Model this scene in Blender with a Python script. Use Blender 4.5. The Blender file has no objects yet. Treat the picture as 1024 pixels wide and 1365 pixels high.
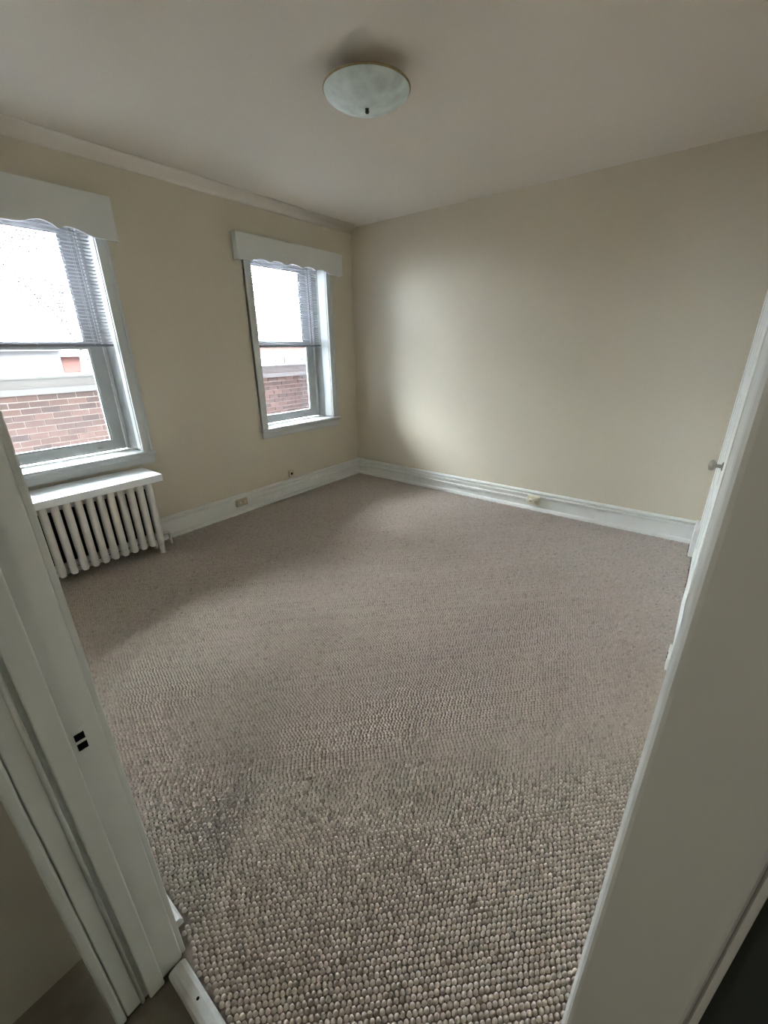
import bpy, bmesh, math, random
import numpy as np
from mathutils import Vector, Matrix

random.seed(7)
rng = np.random.default_rng(7)
sc = bpy.context.scene
COL = sc.collection

# ------------------------------------------------------------------ camera
F_PX, YAW, PITCH, ROLL = 555.09, 0.66532, 0.37527, -0.01305
CAM = Vector((3.4906, -3.9301, 1.5))
fw = Vector((-math.sin(YAW) * math.cos(PITCH), math.cos(YAW) * math.cos(PITCH), -math.sin(PITCH)))
rt = Vector((math.cos(YAW), math.sin(YAW), 0))
up = rt.cross(fw)
cr, sr = math.cos(ROLL), math.sin(ROLL)
rt, up = cr * rt + sr * up, -sr * rt + cr * up
cam_d = bpy.data.cameras.new('camera')
cam_d.sensor_fit = 'HORIZONTAL'
cam_d.sensor_width = 36.0
cam_d.lens = F_PX / 1024 * 36.0
cam_d.clip_start = 0.005
cam = bpy.data.objects.new('camera', cam_d)
COL.objects.link(cam)
cam.matrix_world = Matrix(((rt.x, up.x, -fw.x, CAM.x), (rt.y, up.y, -fw.y, CAM.y), (rt.z, up.z, -fw.z, CAM.z), (0, 0, 0, 1)))
sc.camera = cam

# ------------------------------------------------------------------ sky, light, exposure
SKY = 18.5
HALL_FILL = 15.0
EXPOSURE = 2.3
w = bpy.data.worlds.new('overcast_sky')
sc.world = w
w.use_nodes = True
nt = w.node_tree
bg = nt.nodes['Background']
tc = nt.nodes.new('ShaderNodeTexCoord')
sep = nt.nodes.new('ShaderNodeSeparateXYZ')
rmp = nt.nodes.new('ShaderNodeValToRGB')
nt.links.new(tc.outputs['Generated'], sep.inputs[0])
nt.links.new(sep.outputs['Z'], rmp.inputs[0])
rmp.color_ramp.elements[0].position = 0.0
rmp.color_ramp.elements[0].color = (0.55, 0.59, 0.64, 1)
rmp.color_ramp.elements[1].position = 1.0
rmp.color_ramp.elements[1].color = (1.65, 1.74, 1.84, 1)    # overcast: zenith three times the horizon
nt.links.new(rmp.outputs[0], bg.inputs[0])
bg.inputs[1].default_value = SKY
sc.view_settings.view_transform = 'Standard'
sc.view_settings.look = 'None'
sc.view_settings.gamma = 1.0
sc.view_settings.use_curve_mapping = False
sc.view_settings.exposure = EXPOSURE
sc.render.engine = 'CYCLES'
sc.cycles.max_bounces = 14
sc.cycles.diffuse_bounces = 10
sc.cycles.transparent_max_bounces = 40
sc.cycles.sample_clamp_indirect = 6.0
sc.cycles.use_denoising = True
sc.cycles.use_adaptive_sampling = True
sc.cycles.adaptive_threshold = 0.01

# ------------------------------------------------------------------ materials
MATS = {}


def mat(name, col, rough=0.5, var=0.06, scale=6.0, bump=0.0, bscale=200.0, spec=0.4, metal=0.0, detail=4.0):
    if name in MATS:
        return MATS[name]
    m = bpy.data.materials.new(name)
    m.use_nodes = True
    n, l = m.node_tree.nodes, m.node_tree.links
    b = n['Principled BSDF']
    b.inputs['Roughness'].default_value = rough
    b.inputs['Metallic'].default_value = metal
    b.inputs['Specular IOR Level'].default_value = spec
    t = n.new('ShaderNodeTexCoord')
    no = n.new('ShaderNodeTexNoise')
    no.inputs['Scale'].default_value = scale
    no.inputs['Detail'].default_value = detail
    l.new(t.outputs['Object'], no.inputs['Vector'])
    r = n.new('ShaderNodeValToRGB')
    r.color_ramp.elements[0].position = 0.3
    r.color_ramp.elements[1].position = 0.7
    r.color_ramp.elements[0].color = [c * (1 - var) for c in col] + [1]
    r.color_ramp.elements[1].color = [min(1, c * (1 + var)) for c in col] + [1]
    l.new(no.outputs['Fac'], r.inputs[0])
    l.new(r.outputs[0], b.inputs['Base Color'])
    if bump:
        n2 = n.new('ShaderNodeTexNoise')
        n2.inputs['Scale'].default_value = bscale
        l.new(t.outputs['Object'], n2.inputs['Vector'])
        bp = n.new('ShaderNodeBump')
        bp.inputs['Strength'].default_value = bump
        bp.inputs['Distance'].default_value = 0.002
        l.new(n2.outputs['Fac'], bp.inputs['Height'])
        l.new(bp.outputs[0], b.inputs['Normal'])
    MATS[name] = m
    return m


def m_glass():
    m = bpy.data.materials.new('window_glass')
    m.use_nodes = True
    n, l = m.node_tree.nodes, m.node_tree.links
    n.remove(n['Principled BSDF'])
    tr = n.new('ShaderNodeBsdfTransparent')
    gl = n.new('ShaderNodeBsdfGlossy')
    gl.inputs['Roughness'].default_value = 0.02
    no = n.new('ShaderNodeTexNoise')
    no.inputs['Scale'].default_value = 3.0
    rp = n.new('ShaderNodeValToRGB')
    rp.color_ramp.elements[0].color = (0.86, 0.89, 0.9, 1)
    rp.color_ramp.elements[1].color = (0.92, 0.94, 0.95, 1)
    l.new(no.outputs['Fac'], rp.inputs[0])
    l.new(rp.outputs[0], tr.inputs[0])
    fr = n.new('ShaderNodeFresnel')
    fr.inputs[0].default_value = 1.45
    mx = n.new('ShaderNodeMixShader')
    l.new(fr.outputs[0], mx.inputs[0])
    l.new(tr.outputs[0], mx.inputs[1])
    l.new(gl.outputs[0], mx.inputs[2])
    l.new(mx.outputs[0], n['Material Output'].inputs[0])
    return m


def m_slat():
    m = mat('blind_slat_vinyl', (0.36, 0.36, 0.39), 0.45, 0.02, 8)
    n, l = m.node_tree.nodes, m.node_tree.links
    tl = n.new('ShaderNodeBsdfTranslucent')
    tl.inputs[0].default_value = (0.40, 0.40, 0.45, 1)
    mx = n.new('ShaderNodeMixShader')
    mx.inputs[0].default_value = 0.03
    l.new(n['Principled BSDF'].outputs[0], mx.inputs[1])
    l.new(tl.outputs[0], mx.inputs[2])
    l.new(mx.outputs[0], n['Material Output'].inputs[0])
    return m


def m_attr(name, dark, light, rough, fine=0.0):
    """colour picked between two tones by a per-piece value"""
    m = bpy.data.materials.new(name)
    m.use_nodes = True
    n, l = m.node_tree.nodes, m.node_tree.links
    b = n['Principled BSDF']
    b.inputs['Roughness'].default_value = rough
    b.inputs['Specular IOR Level'].default_value = 0.1
    a = n.new('ShaderNodeAttribute')
    a.attribute_name = 'shade'
    t = n.new('ShaderNodeTexCoord')
    no = n.new('ShaderNodeTexNoise')
    no.inputs['Scale'].default_value = 2.2
    no.inputs['Detail'].default_value = 5
    l.new(t.outputs['Object'], no.inputs['Vector'])
    ad = n.new('ShaderNodeMath')
    ad.operation = 'MULTIPLY_ADD'
    ad.inputs[1].default_value = 0.24
    l.new(no.outputs['Fac'], ad.inputs[0])
    l.new(a.outputs['Fac'], ad.inputs[2])
    sb = n.new('ShaderNodeMath')
    sb.operation = 'SUBTRACT'
    sb.inputs[1].default_value = 0.12
    l.new(ad.outputs[0], sb.inputs[0])
    mx = n.new('ShaderNodeMix')
    mx.data_type = 'RGBA'
    l.new(sb.outputs[0], mx.inputs['Factor'])
    mx.inputs['A'].default_value = (*dark, 1)
    mx.inputs['B'].default_value = (*light, 1)
    l.new(mx.outputs['Result'], b.inputs['Base Color'])
    return m


def m_emit(name, col, s):
    m = bpy.data.materials.new(name)
    m.use_nodes = True
    b = m.node_tree.nodes['Principled BSDF']
    b.inputs['Base Color'].default_value = (0.9, 0.9, 0.9, 1)
    b.inputs['Emission Color'].default_value = (*col, 1)
    b.inputs['Emission Strength'].default_value = s
    return m


WALL = mat('cream_wall_paint', (0.595, 0.54, 0.435), 0.38, 0.02, 1.5, 0.12, 90)
CEIL = mat('ceiling_paint', (0.68, 0.63, 0.555), 0.7, 0.025, 1.2, 0.15, 60)
COVEM = mat('cove_paint', (0.78, 0.74, 0.67), 0.6, 0.02, 2)
TRIM = mat('white_gloss_trim_paint', (0.74, 0.75, 0.72), 0.35, 0.03, 5, 0.08, 60)
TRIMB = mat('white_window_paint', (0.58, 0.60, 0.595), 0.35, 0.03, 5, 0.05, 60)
SASHM = mat('backlit_sash_paint', (0.40, 0.41, 0.40), 0.45, 0.05, 8, 0.05, 60)  # greyed to paint in the shade of the backlit sash faces
TRACKM = mat('grey_sash_track', (0.24, 0.245, 0.235), 0.5, 0.06, 8)
JAMB = mat('grey_white_jamb_paint', (0.575, 0.59, 0.56), 0.4, 0.025, 5, 0.08, 50)
VAL = mat('white_valance_paint', (0.66, 0.67, 0.65), 0.5, 0.02, 4)
RADM = mat('off_white_radiator_enamel', (0.72, 0.70, 0.67), 0.4, 0.05, 12, 0.1, 80)
RADK = mat('gap_shade_black', (0.010, 0.009, 0.008), 0.8, 0.3, 20, spec=0.1)  # black stands in for the shade between the radiator sections
SHELFM = mat('white_shelf_laminate', (0.82, 0.85, 0.87), 0.3, 0.015, 4)
BRASS = mat('aged_brass', (0.30, 0.24, 0.13), 0.4, 0.2, 30, metal=0.9)
DBRASS = mat('blackened_brass', (0.06, 0.06, 0.05), 0.5, 0.2, 30, metal=0.5)
BOWL = mat('mottled_alabaster_glass', (0.62, 0.71, 0.69), 0.42, 0.18, 14, spec=0.5)
KNOBM = mat('dull_pewter_knob', (0.33, 0.30, 0.25), 0.35, 0.2, 40, metal=0.7)
CREAMP = mat('ivory_plastic', (0.66, 0.62, 0.47), 0.4, 0.03, 20)
TANP = mat('tan_painted_plastic', (0.50, 0.44, 0.34), 0.5, 0.05, 20)
DARK = mat('dark_recess', (0.006, 0.006, 0.006), 0.9, 0.1, 20, spec=0.05)
STEEL = mat('painted_steel_plate', (0.58, 0.595, 0.565), 0.4, 0.05, 40)
DARKW = mat('unlit_hall_black', (0.006, 0.007, 0.0045), 0.6, 0.5, 9, spec=0.08)  # lack of light in the hall put into a near-black colour
HALLW = mat('dim_hall_wall_paint', (0.52, 0.50, 0.43), 0.6, 0.08, 2.5)
HALLF = mat('dark_hall_floorboards', (0.12, 0.11, 0.085), 0.5, 0.3, 8)
BACK = mat('carpet_backing', (0.22, 0.185, 0.16), 0.95, 0.15, 60, spec=0.0)
THRM = mat('worn_grey_threshold_paint', (0.50, 0.52, 0.50), 0.35, 0.12, 25)
GLASS = m_glass()
SLAT = m_slat()
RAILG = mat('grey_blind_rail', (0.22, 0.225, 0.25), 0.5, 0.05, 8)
CORD = mat('white_cord', (0.75, 0.76, 0.80), 0.8, 0.03, 30)

# ------------------------------------------------------------------ mesh helpers


class MB:
    def __init__(s):
        s.v, s.f, s.sm = [], [], []

    def add(s, vs, fs, smooth=False):
        o = len(s.v)
        s.v += [tuple(p) for p in vs]
        s.f += [tuple(i + o for i in q) for q in fs]
        s.sm += [smooth] * len(fs)
        return s

    def box(s, x0, x1, y0, y1, z0, z1):
        vs = [(x0, y0, z0), (x1, y0, z0), (x1, y1, z0), (x0, y1, z0), (x0, y0, z1), (x1, y0, z1), (x1, y1, z1), (x0, y1, z1)]
        fs = [(3, 2, 1, 0), (4, 5, 6, 7), (0, 1, 5, 4), (1, 2, 6, 5), (2, 3, 7, 6), (3, 0, 4, 7)]
        return s.add(vs, fs)

    def sweep(s, prof, path, smooth=False, closed=True):
        """prof: list of 2-tuples; path(p,q,end 0/1)->3d ; straight extrusion between the two ends"""
        n = len(prof)
        a = [path(p, q, 0) for p, q in prof]
        b = [path(p, q, 1) for p, q in prof]
        fs = [(i, (i + 1) % n, n + (i + 1) % n, n + i) for i in range(n if closed else n - 1)]
        if closed:
            fs += [tuple(range(n - 1, -1, -1)), tuple(range(n, 2 * n))]
        return s.add(a + b, fs, smooth)

    def lathe(s, prof, c, axis='z', seg=32, smooth=True):
        vs, fs = [], []
        for r, h in prof:
            for k in range(seg):
                a = 2 * math.pi * k / seg
                p = (r * math.cos(a), r * math.sin(a), h)
                if axis == 'x':
                    p = (h, p[0], p[1])
                if axis == 'y':
                    p = (p[0], h, p[1])
                vs.append((c[0] + p[0], c[1] + p[1], c[2] + p[2]))
        m = len(prof)
        for i in range(m - 1):
            for k in range(seg):
                k2 = (k + 1) % seg
                fs.append((i * seg + k, i * seg + k2, (i + 1) * seg + k2, (i + 1) * seg + k))
        fs.append(tuple(range(seg - 1, -1, -1)))
        fs.append(tuple((m - 1) * seg + k for k in range(seg)))
        return s.add(vs, fs, smooth)

    def tube(s, pts, rad, seg=10, smooth=True):
        pts = [Vector(p) for p in pts]
        if not isinstance(rad, (list, tuple)):
            rad = [rad] * len(pts)
        vs, fs = [], []
        for i, p in enumerate(pts):
            d = (pts[min(i + 1, len(pts) - 1)] - pts[max(i - 1, 0)]).normalized()
            ref = Vector((0, 0, 1)) if abs(d.z) < 0.9 else Vector((1, 0, 0))
            a = d.cross(ref).normalized()
            b = d.cross(a)
            for k in range(seg):
                t = 2 * math.pi * k / seg
                vs.append(p + rad[i] * (math.cos(t) * a + math.sin(t) * b))
        for i in range(len(pts) - 1):
            for k in range(seg):
                k2 = (k + 1) % seg
                fs.append((i * seg + k, i * seg + k2, (i + 1) * seg + k2, (i + 1) * seg + k))
        fs.append(tuple(range(seg - 1, -1, -1)))
        fs.append(tuple((len(pts) - 1) * seg + k for k in range(seg)))
        return s.add(vs, fs, smooth)

    def build(s, name, m, parent=None, bevel=0.0, bseg=2, **props):
        off = Vector((0, 0, 0))
        q = parent
        while q is not None:
            off += q.location
            q = q.parent
        me = bpy.data.meshes.new(name)
        me.from_pydata([(v[0] - off.x, v[1] - off.y, v[2] - off.z) for v in s.v], [], s.f)
        me.materials.append(m)
        bm = bmesh.new()
        bm.from_mesh(me)
        bmesh.ops.recalc_face_normals(bm, faces=bm.faces)
        bm.to_mesh(me)
        bm.free()
        me.polygons.foreach_set('use_smooth', s.sm)
        o = bpy.data.objects.new(name, me)
        COL.objects.link(o)
        o.parent = parent
        if bevel:
            b = o.modifiers.new('bevel', 'BEVEL')
            b.width = bevel
            b.segments = bseg
            b.limit_method = 'ANGLE'
            b.harden_normals = False
        for k, v in props.items():
            o[k] = v
        return o


def box(x0, x1, y0, y1, z0, z1):
    return MB().box(x0, x1, y0, y1, z0, z1)


def empty(name, loc, **props):
    o = bpy.data.objects.new(name, None)
    COL.objects.link(o)
    o.location = loc
    o.empty_display_size = 0.1
    for k, v in props.items():
        o[k] = v
    return o


def clone(o, dx, dy, dz, parent=None):
    c = o.copy()
    COL.objects.link(c)
    if parent is not None:
        c.parent = parent
    c.location = o.location + Vector((dx, dy, dz))
    return c


ST = dict(kind='structure')
H = 2.692
XR = 3.600          # right wall
YF = -3.800         # front wall, room side
YH = -3.937         # front wall, hall side
DX0, DX1 = 2.687, 3.497   # doorway
WINS = [(-3.475, -2.56), (-1.345, -0.43)]
WZ0, WZ1 = 0.735, 2.32

# ------------------------------------------------------------------ room shell
b = MB()
L = 0.015
ys = [-4.0, WINS[0][0] - L, WINS[0][1] + L, WINS[1][0] - L, WINS[1][1] + L, 0.12]
XO = -0.36
for i in (0, 2, 4):
    b.box(XO, 0, ys[i], ys[i + 1], -0.02, H + 0.02)
for i in (1, 3):
    b.box(XO, 0, ys[i], ys[i + 1], -0.02, WZ0 - L)
    b.box(XO, 0, ys[i], ys[i + 1], WZ1 + L, H + 0.02)
b.build('wall_left', WALL, **ST)
box(0, XR + 0.12, 0, 0.12, -0.02, H + 0.02).build('wall_back', WALL, **ST)
box(XR, XR + 0.12, YF, 0, -0.02, H + 0.02).build('wall_right', WALL, **ST)
b = MB()
b.box(0, DX0 - 0.02, YH, YF, -0.02, H + 0.02)
b.box(DX0 - 0.02, DX1 + 0.045, YH, YF, 2.07, H + 0.02)
b.build('wall_front', WALL, **ST)
box(XO, 4.2, -6.6, 0.12, H, H + 0.15).build('ceiling', CEIL, **ST)
box(XO, 4.2, -3.82, 0.12, -0.12, -0.009).build('floor', BACK, **ST)

# unseen storeys and neighbouring blocks, added to shade the alley
OUTB = mat('shade_block_brick_red', (0.12, 0.07, 0.06), 0.9, 0.15, 5)
b = MB()
b.box(XO, 4.2, -6.8, 0.12, H + 0.151, 9.5)
b.box(XO, 4.2, 0.121, 9.0, -3.2, 9.5)
b.box(XO, 4.2, -14.0, -6.81, -3.2, 9.5)
b.box(XO, 4.2, -6.8, 0.12, -3.2, -0.121)
b.build('wall_shade_block', OUTB, **ST)

# sloping cove where the window wall meets the ceiling
cv = []
for k in range(9):
    a = math.pi / 2 * k / 8
    cv.append((0.13 * (1 - math.sin(a)), H - 0.055 * (1 - math.cos(a))))
cv.append((0.0, H))
MB().sweep(cv, lambda p, q, e: (p, YF if e else 0.0, q), smooth=True).build('trim_1', COVEM, **ST)

# skirtings: thin board, cap bead, bottom shoe
SK = [(0, 0), (0.032, 0), (0.032, 0.014), (0.026, 0.030), (0.015, 0.036), (0.012, 0.040), (0.012, 0.138), (0.026, 0.142), (0.029, 0.150),
      (0.026, 0.160), (0.012, 0.163), (0.012, 0.171), (0.030, 0.176), (0.031, 0.186), (0.020, 0.195), (0.006, 0.198), (0, 0.198)]
ZB = -0.008
MB().sweep(SK, lambda p, q, e: (p, YF if e else -p, q + ZB)).build('baseboard_left', TRIM, **ST)
MB().sweep(SK, lambda p, q, e: (XR - 0.035 if e else p, -p, q + ZB)).build('baseboard_back', TRIM, **ST)
SKF = [(0, 0), (0.042, 0), (0.042, 0.016), (0.034, 0.030), (0.014, 0.034), (0.014, 0.185), (0.006, 0.197), (0, 0.197)]
MB().sweep(SKF, lambda p, q, e: (2.615 if e else 0.03, YF + p, q + ZB)).build('baseboard_front', TRIM, **ST)

# ------------------------------------------------------------------ windows


def window(n, y0, y1, xt):
    r = empty('window_%d' % n, (0, (y0 + y1) / 2, WZ0), **ST)
    cw = 0.078
    for s, ya, yb in ((-1, y0 - cw, y0 - 0.004), (1, y1 + 0.004, y1 + cw)):
        m = MB().box(0, 0.020, ya, yb, WZ0 + 0.03, WZ1 + cw)
        oe = ya if s < 0 else yb
        m.box(0, 0.030, min(oe, oe - s * 0.016), max(oe, oe - s * 0.016), WZ0 + 0.03, WZ1 + cw)
        m.build('casing', TRIMB, r, bevel=0.003)
    box(0, 0.020, y0 - 0.004, y1 + 0.004, WZ1 + 0.004, WZ1 + cw).build('head_casing', TRIMB, r, bevel=0.003)
    # jamb liners, head liner, sloping outer sill
    for ya, yb in ((y0 - L + 0.001, y0), (y1, y1 + L - 0.001)):
        box(xt, -0.001, ya, yb, WZ0, WZ1).build('jamb_liner', TRIMB, r)
        box(XO + 0.01, xt, ya, yb, WZ0, WZ1).build('sash_track', TRACKM, r)
    box(XO + 0.01, -0.001, y0, y1, WZ1, WZ1 + L - 0.001).build('head_liner', TRIMB, r)
    MB().sweep([(XO - 0.05, WZ0 - 0.014), (-0.204, WZ0 - 0.014), (-0.204, WZ0 + 0.018), (XO - 0.05, WZ0 + 0.0)],
               lambda p, q, e: (p, y1 if e else y0, q)).build('outer_sill', TRIMB, r)
    # stool with rounded nose, apron
    pr = [(-0.203, WZ0), (0.040, WZ0), (0.048, WZ0 + 0.007), (0.050, WZ0 + 0.016), (0.047, WZ0 + 0.025), (0.040, WZ0 + 0.031), (-0.203, WZ0 + 0.031)]
    st = MB().sweep(pr, lambda p, q, e: (p, (y1 if p < 0 else y1 + cw + 0.012) if e else (y0 if p < 0 else y0 - cw - 0.012), q))
    # keep it clear of the wall: the part in front of the wall face is wider than the part inside the opening
    st = MB()
    st.sweep([q for q in pr if q[0] > 0][0:1] + [q for q in pr if q[0] > 0][1:] + [(0.0, WZ0 + 0.031), (0.0, WZ0)],
             lambda p, q, e: (p, y1 + cw + 0.012 if e else y0 - cw - 0.012, q))
    st.box(-0.203, 0.0, y0, y1, WZ0, WZ0 + 0.031)
    st.build('stool', TRIMB, r)
    ap = [(0, WZ0 - 0.068), (0.014, WZ0 - 0.068), (0.018, WZ0 - 0.060), (0.018, WZ0 - 0.015), (0.028, WZ0 - 0.008), (0.028, WZ0), (0, WZ0)]
    MB().sweep(ap, lambda p, q, e: (p, y1 + cw if e else y0 - cw, q)).build('apron', TRIMB, r, bevel=0.002)
    # inside stops
    for ya, yb in ((y0, y0 + 0.022), (y1 - 0.022, y1)):
        box(-0.224, -0.204, ya, yb, WZ0 + 0.031, WZ1).build('inside_stop', TRIMB, r, bevel=0.003)
    for ya, yb in ((y0, y0 + 0.020), (y1 - 0.020, y1)):
        box(-0.272, -0.264, ya, yb, WZ0 + 0.031, WZ1).build('parting_bead', TRIMB, r)

    def sash(name, xa, xb, z0, z1, bot, top):
        sw = 0.092
        ya, yb = y0 + 0.012, y1 - 0.012
        m = MB()
        m.box(xa, xb, ya, ya + sw, z0, z1).box(xa, xb, yb - sw, yb, z0, z1)
        m.box(xa, xb, ya + sw, yb - sw, z0, z0 + bot).box(xa, xb, ya + sw, yb - sw, z1 - top, z1)
        # moulded inner edge, a step lower than the face
        o = m.build(name, SASHM, r)
        g = 0.010
        e = MB()
        xs0, xs1 = xa + 0.010, xb - 0.012
        e.box(xs0, xs1, ya + sw, ya + sw + g, z0 + bot, z1 - top).box(xs0, xs1, yb - sw - g, yb - sw, z0 + bot, z1 - top)
        e.box(xs0, xs1, ya + sw + g, yb - sw - g, z0 + bot, z0 + bot + g).box(xs0, xs1, ya + sw + g, yb - sw - g, z1 - top - g, z1 - top)
        e.build('glazing_bead', TRIMB, o)
        xm = (xs0 + xs1) / 2
        box(xm - 0.002, xm + 0.002, ya + sw + 0.004, yb - sw - 0.004, z0 + bot + 0.004, z1 - top - 0.004).build('pane', GLASS, o)
        return o
    lo = sash('lower_sash', -0.262, -0.226, WZ0 + 0.033, 1.560, 0.075, 0.034)
    sash('upper_sash', -0.310, -0.274, 1.530, WZ1 - 0.002, 0.034, 0.06)
    for yy in (y0 + 0.16, y1 - 0.22):
        MB().box(-0.226, -0.214, yy, yy + 0.035, WZ0 + 0.062, WZ0 + 0.072).build('sash_lift', KNOBM, lo, bevel=0.002)
    return r


window(1, *WINS[0], -0.055)
window(2, *WINS[1], -0.105)

# ------------------------------------------------------------------ mini blinds


def slat_mesh(y0, y1, tilt):
    m = MB()
    n = 5
    pr = [(-0.0125 + 0.025 * i / (n - 1), 0.0022 * (1 - (2 * i / (n - 1) - 1) ** 2)) for i in range(n)]
    pr = pr + [(p, q - 0.0006) for p, q in reversed(pr)]
    ct, st_ = math.cos(tilt), math.sin(tilt)
    pr = [(p * ct - q * st_, p * st_ + q * ct) for p, q in pr]      # outer edge lower
    return m.sweep(pr, lambda p, q, e: (p, y1 if e else y0, q))


def blind(x, y0, y1, zb, zt, tilt, label):
    r = empty('window_blind', (x, (y0 + y1) / 2, zt), label=label, category='blind', group='mini blinds in the two windows')
    box(x - 0.016, x + 0.016, y0, y1, zt, zt + 0.030).build('head_rail', SLAT, r, bevel=0.002)
    box(x - 0.012, x + 0.012, y0, y1, zb, zb + 0.016).build('bottom_rail', RAILG, r, bevel=0.003)
    z = zb + 0.028
    s0 = None
    sm = slat_mesh(y0, y1, math.radians(tilt))
    pitch = 0.0215
    n = int((zt - 0.006 - z) / pitch) + 1
    base = z
    for i in range(n):
        if s0 is None:
            mv = MB()
            mv.v = [(v[0] + x, v[1], v[2] + base) for v in sm.v]
            mv.f, mv.sm = sm.f, sm.sm
            s0 = mv.build('slat', SLAT, r)
        else:
            clone(s0, 0, 0, i * pitch, r)
    for f in (0.13, 0.5, 0.87):
        yy = y0 + (y1 - y0) * f
        c = MB()
        for dx in (-0.0135, 0.0135):
            c.tube([(x + dx, yy, zb + 0.01), (x + dx, yy, zt + 0.005)], 0.0009, 5)
        c.build('ladder_cord', CORD, r)
    MB().tube([(x + 0.02, y0 + 0.07, zt + 0.012), (x + 0.024, y0 + 0.07, zt - 0.10), (x + 0.024, y0 + 0.07, 1.62)], 0.003, 6).build('tilt_wand', CORD, r)
    return r


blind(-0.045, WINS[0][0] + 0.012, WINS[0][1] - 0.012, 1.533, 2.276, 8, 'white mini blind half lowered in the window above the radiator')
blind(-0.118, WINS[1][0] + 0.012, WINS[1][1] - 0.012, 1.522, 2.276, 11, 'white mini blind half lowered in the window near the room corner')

# ------------------------------------------------------------------ scalloped valances


def valance(yc, hw, x0, x1, z0, z1, label, scallops=4):
    r = empty('window_valance', (x1, yc, z0), label=label, category='valance', group='scalloped valances above the two windows')

    def edge(t):            # height of the cut above the end of the board, t = distance from the middle in metres
        if scallops == 5:   # five even humps between flat ends
            v = abs(t + 0.03)
            if v > 0.47:
                return 0.0
            a, c = (0.0, 0.10) if v < 0.10 else ((0.10, 0.28) if v < 0.28 else (0.28, 0.47))
            lo, hi = (0.010, 0.010) if v < 0.28 else (0.010, 0.0)
            q = (v - a) / (c - a)
            if v < 0.10:
                return 0.010 + 0.022 * math.cos(math.pi / 2 * q) ** 0.8
            return lo + (hi - lo) * q + 0.022 * math.sin(math.pi * q) ** 0.8
        u = abs(t) / hw
        if u > 0.80:
            return 0.0
        if u > 0.51:        # long ogee up to the outer hump
            q = (0.80 - u) / 0.29
            return 0.036 * (0.5 - 0.5 * math.cos(math.pi * q))
        if u > 0.42:        # down to the cusp
            q = (0.51 - u) / 0.09
            return 0.036 - 0.023 * q * q
        if u > 0.27:        # inner hump
            q = (0.42 - u) / 0.15
            return 0.013 + 0.037 * math.sin(math.pi / 2 * q) ** 0.8
        q = (0.27 - u) / 0.27
        return 0.050 - 0.031 * (0.5 - 0.5 * math.cos(math.pi * min(1, q * 1.2)))
    n = 120
    xb, xf = x1 - 0.018, x1
    m = MB()
    vs, fs = [], []
    for i in range(n + 1):
        t = -hw + 2 * hw * i / n
        e = z0 + edge(t)
        vs += [(xf, yc + t, e), (xf, yc + t, z1), (xb, yc + t, z1), (xb, yc + t, e)]
    for i in range(n):
        a, c = 4 * i, 4 * i + 4
        for k in range(4):
            fs.append((a + k, c + k, c + (k + 1) % 4, a + (k + 1) % 4))
    fs += [(0, 1, 2, 3), (4 * n + 3, 4 * n + 2, 4 * n + 1, 4 * n)]
    m.add(vs, fs)
    m.build('front_board', VAL, r)
    for s in (-1, 1):
        ya, yb = sorted((yc + s * hw, yc + s * (hw - 0.018)))
        box(x0, xb, ya, yb, z0, z1).build('side_return', VAL, r)
    box(x0, xb, yc - hw + 0.018, yc + hw - 0.018, z1 - 0.018, z1).build('top_board', VAL, r)
    return r


valance((WINS[0][0] + WINS[0][1]) / 2, 0.575, 0.031, 0.095, 2.185, 2.432, 'white scalloped wooden valance above the window over the radiator')
valance((WINS[1][0] + WINS[1][1]) / 2, 0.630, 0.031, 0.095, 2.205, 2.405, 'white scalloped wooden valance above the window near the room corner', 5)

# ------------------------------------------------------------------ radiator and its shelf
RX0, RX1 = 0.115, 0.300
ry = [-3.395 + 0.0655 * i for i in range(12)]
rad = empty('radiator', (0.2, -3.03, 0), label='off-white cast iron column radiator under the left window', category='radiator')


def section(y, z0, leg=False, rear=False):
    m = MB()
    wy, wx = 0.0220, 0.034
    nseg, zt = 14, 0.600

    def column(xc):
        rows = []
        for k in range(5):
            a = -math.pi / 2 + math.pi / 2 * k / 4
            rows.append((z0 + wy + wy * math.sin(a), max(0.02, math.cos(a))))
        for k in range(5):
            a = math.pi / 2 * k / 4
            rows.append((zt - wy + wy * math.sin(a), max(0.02, math.cos(a))))
        vs, fs = [], []
        for z, sc_ in rows:
            for k in range(nseg):
                t = 2 * math.pi * k / nseg
                vs.append((xc + wx * sc_ * math.copysign(abs(math.cos(t)) ** 0.7, math.cos(t)), y + wy * sc_ * math.copysign(abs(math.sin(t)) ** 0.7, math.sin(t)), z))
        for i in range(len(rows) - 1):
            for k in range(nseg):
                k2 = (k + 1) % nseg
                fs.append((i * nseg + k, i * nseg + k2, (i + 1) * nseg + k2, (i + 1) * nseg + k))
        fs += [tuple(range(nseg - 1, -1, -1)), tuple((len(rows) - 1) * nseg + k for k in range(nseg))]
        m.add(vs, fs, True)
    if not rear:
        column(RX1 - wx)
    else:
        column(RX0 + wx)
        return m
    for zc in (z0 + 0.05, zt - 0.05):
        m.tube([(RX0 + 0.05, y, zc), (RX1 - 0.05, y, zc)], 0.018, 10)
        m.tube([((RX0 + RX1) / 2, y - 0.0325, zc), ((RX0 + RX1) / 2, y + 0.0325, zc)], 0.022, 10)
    if leg:
        for xc in (RX1 - wx, RX0 + wx):
            m.tube([(xc, y, z0 + 0.06), (xc, y, 0.03), (xc, y, 0.016), (xc, y, 0.0085)], [0.026, 0.018, 0.016, 0.021], 12)
    return m


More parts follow.
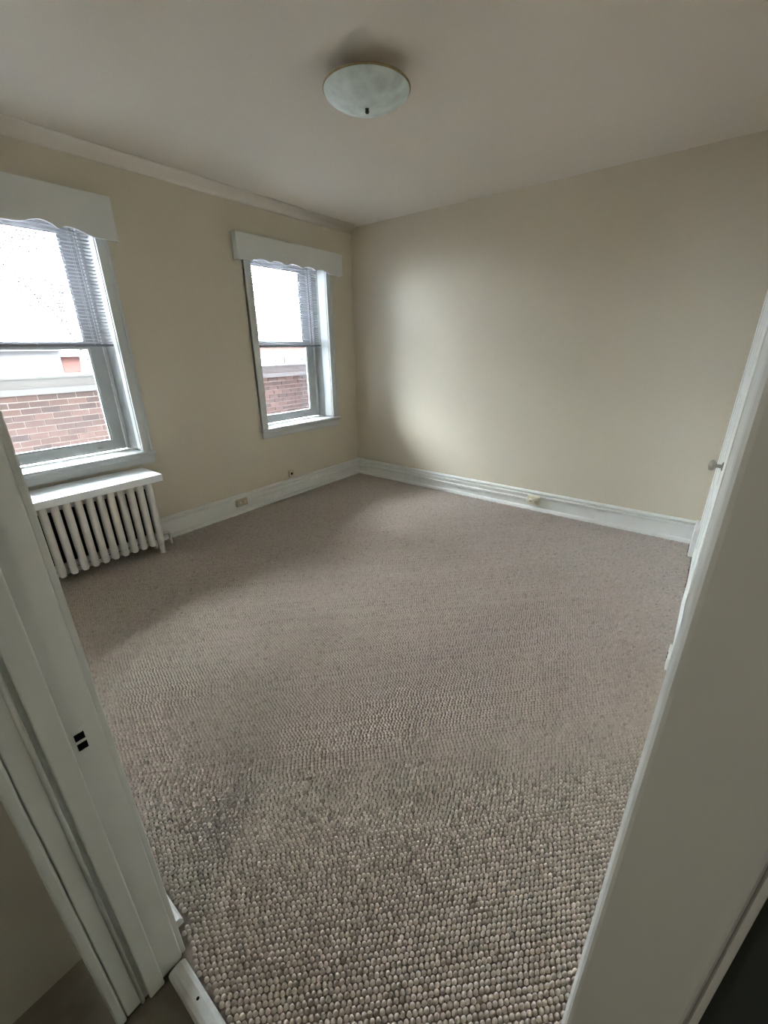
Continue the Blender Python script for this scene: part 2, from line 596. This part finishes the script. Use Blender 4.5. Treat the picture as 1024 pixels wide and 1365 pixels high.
e0 = section(ry[0], 0.085, True).build('end_section', RADM, rad)
clone(e0, 0, ry[11] - ry[0], 0, rad)
s0 = section(ry[1], 0.085).build('section', RADM, rad)
for i in range(2, 11):
    clone(s0, 0, ry[i] - ry[1], 0, rad)
r0 = section(ry[0], 0.085, rear=True).build('rear_column', RADK, rad)  # rear columns coloured black as the shade in the gaps
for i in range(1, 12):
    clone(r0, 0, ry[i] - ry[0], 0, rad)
box(0.036, 0.060, -3.43, -2.64, 0.05, 0.598).build('gap_shade_panel', RADK, rad)  # added dark sheet that paints the shade behind the columns
MB().tube([(0.207, ry[11] + 0.03, 0.135), (0.207, ry[11] + 0.075, 0.135), (0.19, ry[11] + 0.105, 0.12), (0.165, ry[11] + 0.118, 0.05), (0.165, ry[11] + 0.118, 0.0085)],
          [0.012, 0.012, 0.014, 0.011, 0.011], 10).build('supply_pipe', RADM, rad)
sh = MB()
sh.box(0.032, 0.345, -3.47, -2.600, 0.602, 0.618)
sh.box(0.345, 0.362, -3.47, -2.600, 0.602, 0.652)
sh.box(0.030, 0.345, -3.47, -2.600, 0.634, 0.652)
sh.box(0.030, 0.345, -2.618, -2.600, 0.618, 0.634).box(0.030, 0.345, -3.47, -3.452, 0.618, 0.634)
sh.build('radiator_shelf', SHELFM, bevel=0.002, label='white board shelf lying on top of the radiator', category='shelf')

# ------------------------------------------------------------------ ceiling light
LC = (1.870, -1.955)
ZR = 2.632
cl = empty('ceiling_light', (LC[0], LC[1], H), label='flush ceiling light with pale mottled glass bowl and thin brass rim', category='ceiling light')
MB().lathe([(0.066, H - 0.001), (0.068, H - 0.030), (0.075, H - 0.045), (0.160, H - 0.051)], (LC[0], LC[1], 0), seg=48).build('base_pan', CEIL, cl)
ring = [(0.150, ZR + 0.010), (0.200, ZR + 0.005), (0.207, ZR + 0.002), (0.2075, ZR - 0.002), (0.204, ZR - 0.005), (0.190, ZR - 0.005)]
MB().lathe(ring, (LC[0], LC[1], 0), seg=72).build('rim', BRASS, cl)
bw = []
for k in range(15):
    a = math.pi / 2 * k / 14
    bw.append((0.2025 * math.cos(a) if k < 14 else 0.002, ZR - 0.004 - 0.066 * math.sin(a) ** 1.25))
MB().lathe(bw, (LC[0], LC[1], 0), seg=72).build('glass_bowl', BOWL, cl)
zb = ZR - 0.069
MB().lathe([(0.003, zb + 0.004), (0.010, zb), (0.009, zb - 0.003), (0.005, zb - 0.005), (0.009, zb - 0.009), (0.010, zb - 0.013), (0.007, zb - 0.018), (0.001, zb - 0.020)],
           (LC[0], LC[1], 0), seg=20).build('finial', DBRASS, cl)

# ------------------------------------------------------------------ outlets, jack and cable raceways
o = empty('wall_outlet', (2.285, -0.03, 0.105), label='ivory surface outlet box on the far skirting board', category='outlet')
box(2.228, 2.345, -0.052, -0.013, 0.062, 0.146).build('outlet_box', CREAMP, o, bevel=0.005)
for xx in (2.262, 2.311):
    MB().lathe([(0.017, -0.0555), (0.017, -0.051)], (xx, 0, 0.104), 'y', 20).build('socket', TANP, o)
o = empty('wall_outlet', (0.03, -1.765, 0.115), label='dull tan outlet box on the skirting under the windows', category='outlet')
box(0.013, 0.046, -1.835, -1.715, 0.078, 0.150).build('outlet_box', TANP, o, bevel=0.006)
for yy in (-1.802, -1.748):
    MB().lathe([(0.016, 0.045), (0.016, 0.049)], (0, yy, 0.114), 'x', 20).build('socket', CREAMP, o)
o = empty('wall_jack', (0, -1.115, 0.245), label='small tan telephone jack on the wall just above the skirting', category='jack')
box(0, 0.016, -1.150, -1.080, 0.205, 0.282).build('jack_plate', TANP, o, bevel=0.005)
box(0.0155, 0.020, -1.126, -1.104, 0.232, 0.256).build('jack_socket', DARK, o)
rw = [(0.0, 0.0), (0.017, 0.0), (0.020, 0.003), (0.020, 0.017), (0.017, 0.020), (0.0, 0.020)]
MB().sweep(rw, lambda p, q, e: (2.227 if e else 0.035, -0.0125 - p, q + 0.088)).build(
    'cable_raceway', TRIM, label='thin white cable raceway along the far skirting, ending at the ivory outlet', category='raceway')
MB().sweep(rw, lambda p, q, e: (0.0125 + p, -1.714 if e else -0.035, q + 0.090)).build(
    'cable_raceway', TRIM, label='thin white cable raceway along the skirting under the corner window', category='raceway')

# ------------------------------------------------------------------ right wall: closet door, casings, skirting
d = empty('door_1', (XR, -0.66, 0), **ST)
db = MB()
xf = XR - 0.001
db.box(xf - 0.004, xf, -1.045, -0.285, 0.006, 2.02)
db.build('door_leaf', TRIM, d)
for z0, z1 in ((0.20, 0.62), (0.74, 1.22), (1.34, 1.88)):
    for ya, yb in ((-0.945, -0.705), (-0.625, -0.385)):
        box(xf - 0.0065, xf - 0.0042, ya, yb, z0, z1).build('panel', TRIM, d, bevel=0.002)
MB().lathe([(0.024, 0), (0.024, -0.005), (0.010, -0.008), (0.009, -0.026), (0.024, -0.035), (0.031, -0.047), (0.027, -0.060), (0.004, -0.066)],
           (xf - 0.004, -1.000, 0.862), 'x', 24).build('door_knob', KNOBM, d)
t = empty('trim_2', (XR, -0.2, 0), **ST)
box(XR - 0.008, XR - 0.0005, -0.280, -0.03, 0.19, 2.10).build('casing', TRIM, t)
box(XR - 0.034, XR - 0.0005, -0.285, -0.001, -0.008, 0.20).build('plinth_block', TRIM, t, bevel=0.004)
box(XR - 0.006, XR - 0.0005, -1.30, -1.050, 0.0, 2.10).build('casing', TRIM, t)
box(XR - 0.008, XR - 0.0005, -1.050, -0.280, 2.03, 2.10).build('head_casing', TRIM, t)
MB().sweep([(0, 0), (0.008, 0), (0.008, 0.14), (0, 0.15)], lambda p, q, e: (XR - p - 0.0065, -1.65 if e else -1.055, q + ZB)).build('baseboard_right', TRIM, **ST)
o = empty('wall_jack', (XR, -1.69, 0.03), label='small white jack box at floor level beside the pale door jamb', category='jack')
box(XR - 0.030, XR - 0.001, -1.80, -1.66, -0.004, 0.070).build('jack_box', TRIM, o, bevel=0.005)
for zz in (0.022, 0.046):
    MB().lathe([(0.008, XR - 0.033), (0.008, XR - 0.029)], (0, -1.72, zz), 'x', 12).build('jack_socket', DARK, o)

# ------------------------------------------------------------------ doorway: left jamb, right jamb, threshold
t = empty('trim_3', (DX0, YF, 0), **ST)
jb = box(DX0 - 0.020, DX0, YH + 0.001, YF + 0.002, 0.0, 2.05).build('jamb_board', JAMB, t, bevel=0.004, bseg=3)
box(DX0, DX0 + 0.013, -3.887, -3.851, 0.0, 2.035).build('door_stop', JAMB, t, bevel=0.0035, bseg=3)
# room side casing, set back from the jamb edge
box(2.612, DX0 - 0.006, YF + 0.0005, YF + 0.014, 0.0, 2.12).build('casing', JAMB, t, bevel=0.003)
# hall side casing with a bead near the jamb
hc = box(2.58, DX0 + 0.004, YH - 0.020, YH, 0.0, 2.12)
hc.build('casing', JAMB, t, bevel=0.004)
MB().tube([(DX0 + 0.002, -3.900, 0.0), (DX0 + 0.002, -3.900, 2.05)], 0.0045, 8).build('bead', JAMB, t)
sp = box(DX0, DX0 + 0.0012, -3.8455, -3.8215, 0.792, 0.852).build('strike_plate', STEEL, t)
for z0, z1 in ((0.826, 0.842), (0.803, 0.819)):
    box(DX0 + 0.0009, DX0 + 0.0018, -3.8425, -3.8265, z0, z1).build('strike_hole', DARK, sp)

rj = box(DX1, 3.5330, YF - 0.001, YF + 0.024, 0.0, 2.06)
rj.build('trim_4', JAMB, bevel=0.0025, bseg=3, **ST)
box(3.5332, XR - 0.0005, YF - 0.0008, YF + 0.022, 0.0, 2.10).build('trim_5', JAMB, **ST)

t = empty('trim_6', (3.09, -3.82, 0), **ST)
thp = [(-3.841, -0.01), (-3.841, 0.010), (-3.836, 0.016), (-3.826, 0.019), (-3.808, 0.019), (-3.800, 0.015), (-3.796, 0.006), (-3.796, -0.01)]
MB().sweep(thp, lambda p, q, e: (3.490 if e else 2.700, p, q)).build('threshold_strip', THRM, t)
for xx in (2.80, 3.10, 3.40):
    MB().lathe([(0.004, 0.0188), (0.003, 0.0198)], (xx, -3.816, 0), 'z', 10).build('screw', DARK, t)

# ------------------------------------------------------------------ hallway behind the camera
box(1.9, 4.2, -6.6, -3.822, -0.12, -0.010).build('floor', HALLF, **ST)
box(2.37, 2.47, -6.6, YH - 0.021, -0.02, H).build('wall_hall_left', HALLW, **ST)
box(2.47, 2.58, YH - 0.006, YH - 0.0005, 0.0, H).build('wall_hall_front', HALLW, **ST)
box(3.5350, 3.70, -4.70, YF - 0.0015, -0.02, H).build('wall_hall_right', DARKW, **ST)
box(4.00, 4.10, -6.6, -4.70, -0.02, H).build('wall_hall_right', HALLW, **ST)
box(3.70, 4.10, -4.72, -4.62, -0.02, H).build('wall_hall_front', HALLW, **ST)
box(2.10, 4.10, -6.7, -6.6, -0.02, H).build('wall_hall_back', HALLW, **ST)
hl = empty('added_fill_lamp', (3.30, -4.95, H), label='added white globe fill lamp on the unseen hallway ceiling', category='lamp')  # lamp added behind the camera to brighten the door jambs
MB().lathe([(0.06, 0), (0.06, -0.02), (0.03, -0.03)], (3.30, -4.95, H), seg=24).build('fill_lamp_base', BRASS, hl)
gl = [(0.08 * math.sin(math.pi * (k + 0.3) / 12.3), H - 0.11 + 0.08 * math.cos(math.pi * (k + 0.3) / 12.3)) for k in range(12)]
MB().lathe(gl, (3.30, -4.95, 0), seg=24).build('fill_lamp_globe', m_emit('fill_lamp_glow', (1.0, 0.95, 0.86), HALL_FILL), hl)

# ------------------------------------------------------------------ loop pile carpet


def carpet():
    su, sv, ang0 = 0.0148, 0.0130, math.radians(45.5)      # rows of loops run diagonally over the room
    nu, nv = int(6.2 / su), int(6.2 / sv)
    U, Vv = np.meshgrid((np.arange(nu) - nu // 2) * su, (np.arange(nv) - nv // 2) * sv)
    U = U + (np.arange(nv)[:, None] % 2) * su / 2 + rng.normal(0, su * 0.16, (nv, 1))
    U, Vv = U.ravel(), Vv.ravel()
    X = 1.8 + U * math.cos(ang0) - Vv * math.sin(ang0)
    Y = -1.9 + U * math.sin(ang0) + Vv * math.cos(ang0)
    keep = (X > 0.036) & (X < 3.588) & (Y < -0.036) & (Y > -3.790)
    keep &= (Y > -3.750) | ((X > 2.63) & (X < 3.49) & (Y > -3.776)) | ((X > 2.70) & (X < 3.49))
    keep &= ~((X > 3.56) & (Y > -0.30))
    X, Y = X[keep], Y[keep]
    n = len(X)
    X = X + rng.normal(0, 0.0006, n)
    Y = Y + rng.normal(0, 0.0006, n)
    hz = 0.0042 + rng.normal(0, 0.0005, n)
    lift = 0.008 * np.exp(-((Y + 1.30 - 0.05 * (X - 1.4)) / 0.024) ** 2) * (X > 0.45) * (X < 2.5)
    rx = 0.0078 * (1 + rng.normal(0, 0.05, n))
    ry_ = 0.0061 * (1 + rng.normal(0, 0.05, n))
    th = ang0 + rng.normal(0.18, 0.10, n)
    S = 6
    ang = 2 * np.pi * np.arange(S) / S
    V = np.zeros((n, 2 * S + 1, 3), np.float32)
    for ring_, (rs, zf) in enumerate(((1.0, -0.010), (0.72, 0.72))):
        ex = rx[:, None] * rs * np.cos(ang)[None]
        ey = ry_[:, None] * rs * np.sin(ang)[None]
        V[:, ring_ * S:(ring_ + 1) * S, 0] = X[:, None] + ex * np.cos(th)[:, None] - ey * np.sin(th)[:, None]
        V[:, ring_ * S:(ring_ + 1) * S, 1] = Y[:, None] + ex * np.sin(th)[:, None] + ey * np.cos(th)[:, None]
        z = (np.full(n, -0.010) if ring_ == 0 else hz * zf - 0.002 + lift)
        V[:, ring_ * S:(ring_ + 1) * S, 2] = z[:, None]
    V[:, 2 * S, 0], V[:, 2 * S, 1], V[:, 2 * S, 2] = X, Y, hz + lift
    base = (np.arange(n) * (2 * S + 1))[:, None]
    k = np.arange(S)
    k2 = (k + 1) % S
    quads = np.stack([k, k2, S + k2, S + k], 1).ravel()[None] + base
    tris = np.stack([S + k, S + k2, np.full(S, 2 * S)], 1).ravel()[None] + base
    loops = np.concatenate([quads.ravel(), tris.ravel()]).astype(np.int32)
    nq, ntt = n * S, n * S
    starts = np.concatenate([np.arange(nq) * 4, nq * 4 + np.arange(ntt) * 3]).astype(np.int32)
    me = bpy.data.meshes.new('carpet')
    me.vertices.add(n * (2 * S + 1))
    me.vertices.foreach_set('co', V.ravel())
    me.loops.add(len(loops))
    me.loops.foreach_set('vertex_index', loops)
    me.polygons.add(nq + ntt)
    me.polygons.foreach_set('loop_start', starts)
    me.polygons.foreach_set('use_smooth', np.ones(nq + ntt, bool))
    a = me.attributes.new('shade', 'FLOAT', 'POINT')
    sh_ = np.clip(rng.normal(0.55, 0.10, n), 0, 1)
    sh_[rng.random(n) < 0.03] -= 0.4
    a.data.foreach_set('value', np.repeat(sh_, 2 * S + 1).astype(np.float32))
    me.update(calc_edges=True)
    me.validate()
    me.materials.append(m_attr('beige_loop_pile', (0.335, 0.292, 0.254), (0.60, 0.537, 0.480), 0.95))
    ob = bpy.data.objects.new('carpet', me)
    COL.objects.link(ob)
    ob['kind'] = 'stuff'
    ob['label'] = 'beige loop pile carpet covering the whole bedroom floor'
    ob['category'] = 'carpet'


carpet()

# ------------------------------------------------------------------ outside: brick parapet house, far row houses, bare tree
BRK = m_attr('weathered_red_brick', (0.042, 0.037, 0.040), (0.086, 0.061, 0.058), 0.9)
MORT = mat('pale_mortar', (0.22, 0.21, 0.21), 0.9, 0.1, 10)
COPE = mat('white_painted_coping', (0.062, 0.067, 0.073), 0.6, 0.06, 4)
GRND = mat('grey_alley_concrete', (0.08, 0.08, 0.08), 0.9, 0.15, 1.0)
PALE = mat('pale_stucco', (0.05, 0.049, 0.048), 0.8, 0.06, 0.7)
REDB = mat('far_red_brick', (0.050, 0.019, 0.014), 0.9, 0.12, 3)
DGL = mat('far_window_glass', (0.05, 0.06, 0.07), 0.15, 0.2, 0.8)
box(-40, XO - 0.2, -30, 40, -3.4, -3.2).build('ground', GRND, **ST)

BX = -3.0
nb = empty('brick_building', (BX - 1.0, 0.0, -3.2), label='low red brick house with white coping across the alley', category='building')
box(BX - 3.0, BX - 0.012, -7, 7, -3.2, 1.03).build('wall_core', MORT, nb)
box(BX - 3.2, BX - 3.0, -7, 7, -3.2, 1.03).build('rear_wall', MORT, nb)
cp = MB()
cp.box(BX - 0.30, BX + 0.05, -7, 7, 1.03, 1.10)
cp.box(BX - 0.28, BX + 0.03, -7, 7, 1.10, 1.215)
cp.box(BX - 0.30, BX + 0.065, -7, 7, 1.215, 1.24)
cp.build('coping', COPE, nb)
PB, LB, CH = 0.2, 0.19, 0.075
meshes = []
for k in range(8):
    q = box(-0.055, 0.0, 0, LB, 0, CH - 0.013)
    me = bpy.data.meshes.new('brick')
    dv = [(random.uniform(-.002, .002), random.uniform(-.002, .002), random.uniform(-.0015, .0015)) for _ in q.v]
    me.from_pydata([tuple(a_ + b_ for a_, b_ in zip(v, e)) for v, e in zip(q.v, dv)], [], q.f)
    a = me.attributes.new('shade', 'FLOAT', 'POINT')
    a.data.foreach_set('value', [0.15 + 0.1 * k] * 8)
    me.materials.append(BRK)
    meshes.append(me)
st_v, st_f, st_s = [], [], []
nparts = 0
for row in range(22):
    z = 1.03 - (row + 1) * CH + 0.006
    for j in range(-28, 28):
        y = j * PB + (PB / 2 if row % 2 else 0)
        near = (row < 12) and ((-2.9 < y < -1.55) or (0.45 < y < 1.95))
        x = BX + random.uniform(-0.004, 0.004)
        if near and nparts < 290:
            ob = bpy.data.objects.new('brick', random.choice(meshes))
            COL.objects.link(ob)
            ob.parent = nb
            ob.location = Vector((x, y, z)) - nb.location
            nparts += 1
        else:
            q = box(x - 0.055, x, y, y + LB, z, z + CH - 0.013)
            of = len(st_v)
            st_v += q.v
            st_f += [tuple(i + of for i in f) for f in q.f]
            st_s += [random.uniform(0.15, 0.85)] * 8
me = bpy.data.meshes.new('far_bricks')
off = nb.location
me.from_pydata([(v[0] - off.x, v[1] - off.y, v[2] - off.z) for v in st_v], [], st_f)
a = me.attributes.new('shade', 'FLOAT', 'POINT')
a.data.foreach_set('value', st_s)
me.materials.append(BRK)
ob = bpy.data.objects.new('brickwork', me)
COL.objects.link(ob)
ob.parent = nb
ob['kind'] = 'stuff'


def row_house(x, y0, y1, top, wm, label, wins, wz):
    h = empty('row_house', (x - 3, (y0 + y1) / 2, -3.2), label=label, category='house')
    box(x - 6, x, y0, y1, -3.2, top).build('house_wall', wm, h)
    box(x - 6.1, x + 0.18, y0 - 0.05, y1 + 0.05, top, top + 0.22).build('roof_edge', COPE, h)
    for yy in wins:
        f = MB()
        a0, a1, z0, z1 = yy, yy + 1.0, wz, wz + 1.35
        f.box(x + 0.002, x + 0.07, a0 - .12, a0, z0 - .12, z1 + .12).box(x + 0.002, x + 0.07, a1, a1 + .12, z0 - .12, z1 + .12)
        f.box(x + 0.002, x + 0.07, a0, a1, z0 - .12, z0).box(x + 0.002, x + 0.07, a0, a1, z1, z1 + .12).box(x + 0.002, x + 0.06, a0, a1, (z0 + z1) / 2 - .04, (z0 + z1) / 2 + .04)
        fo = f.build('window_frame', COPE, h)
        box(x + 0.003, x + 0.02, a0 + 0.002, a1 - 0.002, z0 + 0.002, z1 - 0.002).build('window_pane', DGL, fo)
    return h


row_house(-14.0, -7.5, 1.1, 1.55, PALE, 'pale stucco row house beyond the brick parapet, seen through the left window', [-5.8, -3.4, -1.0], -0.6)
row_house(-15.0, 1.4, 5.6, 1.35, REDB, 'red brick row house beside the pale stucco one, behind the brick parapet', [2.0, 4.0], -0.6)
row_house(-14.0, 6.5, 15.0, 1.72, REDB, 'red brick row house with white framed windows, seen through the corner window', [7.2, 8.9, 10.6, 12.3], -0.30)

tr = empty('bare_tree', (-10.5, 0.6, -3.2), label='leafless tree standing behind the brick house across the alley', category='tree')
tb = MB()
tb.tube([(-10.5, 0.6, -3.2), (-10.5, 0.62, -1.0), (-10.48, 0.58, 0.6), (-10.5, 0.66, 1.6)], [0.16, 0.13, 0.11, 0.09], 9)
BARK = mat('grey_bark', (0.10, 0.09, 0.085), 0.9, 0.25, 12)
tb.build('trunk', BARK, tr)


def grow(m, p, d, ln, r, lev):
    q = p + d * ln
    mid = p + d * ln * 0.5 + Vector((random.uniform(-1, 1), random.uniform(-1, 1), random.uniform(-.5, 1))) * ln * 0.06
    m.tube([p, mid, q], [r, r * 0.8, r * 0.6], 5)
    if lev == 0:
        return
    for _ in range(3):
        nd = (d + Vector((random.uniform(-.75, .75), random.uniform(-.75, .75), random.uniform(-.1, .65)))).normalized()
        grow(m, p + d * ln * random.uniform(0.55, 1.0), nd, ln * random.uniform(0.62, 0.8), r * 0.58, lev - 1)


for k in range(4):
    m = MB()
    a = k * 1.7 + 0.4
    grow(m, Vector((-10.5, 0.64, 1.2 + 0.1 * k)), Vector((math.cos(a) * 0.6, math.sin(a) * 0.6, 0.8)).normalized(), 1.0, 0.055, 4)
    m.build('branch', BARK, tr)
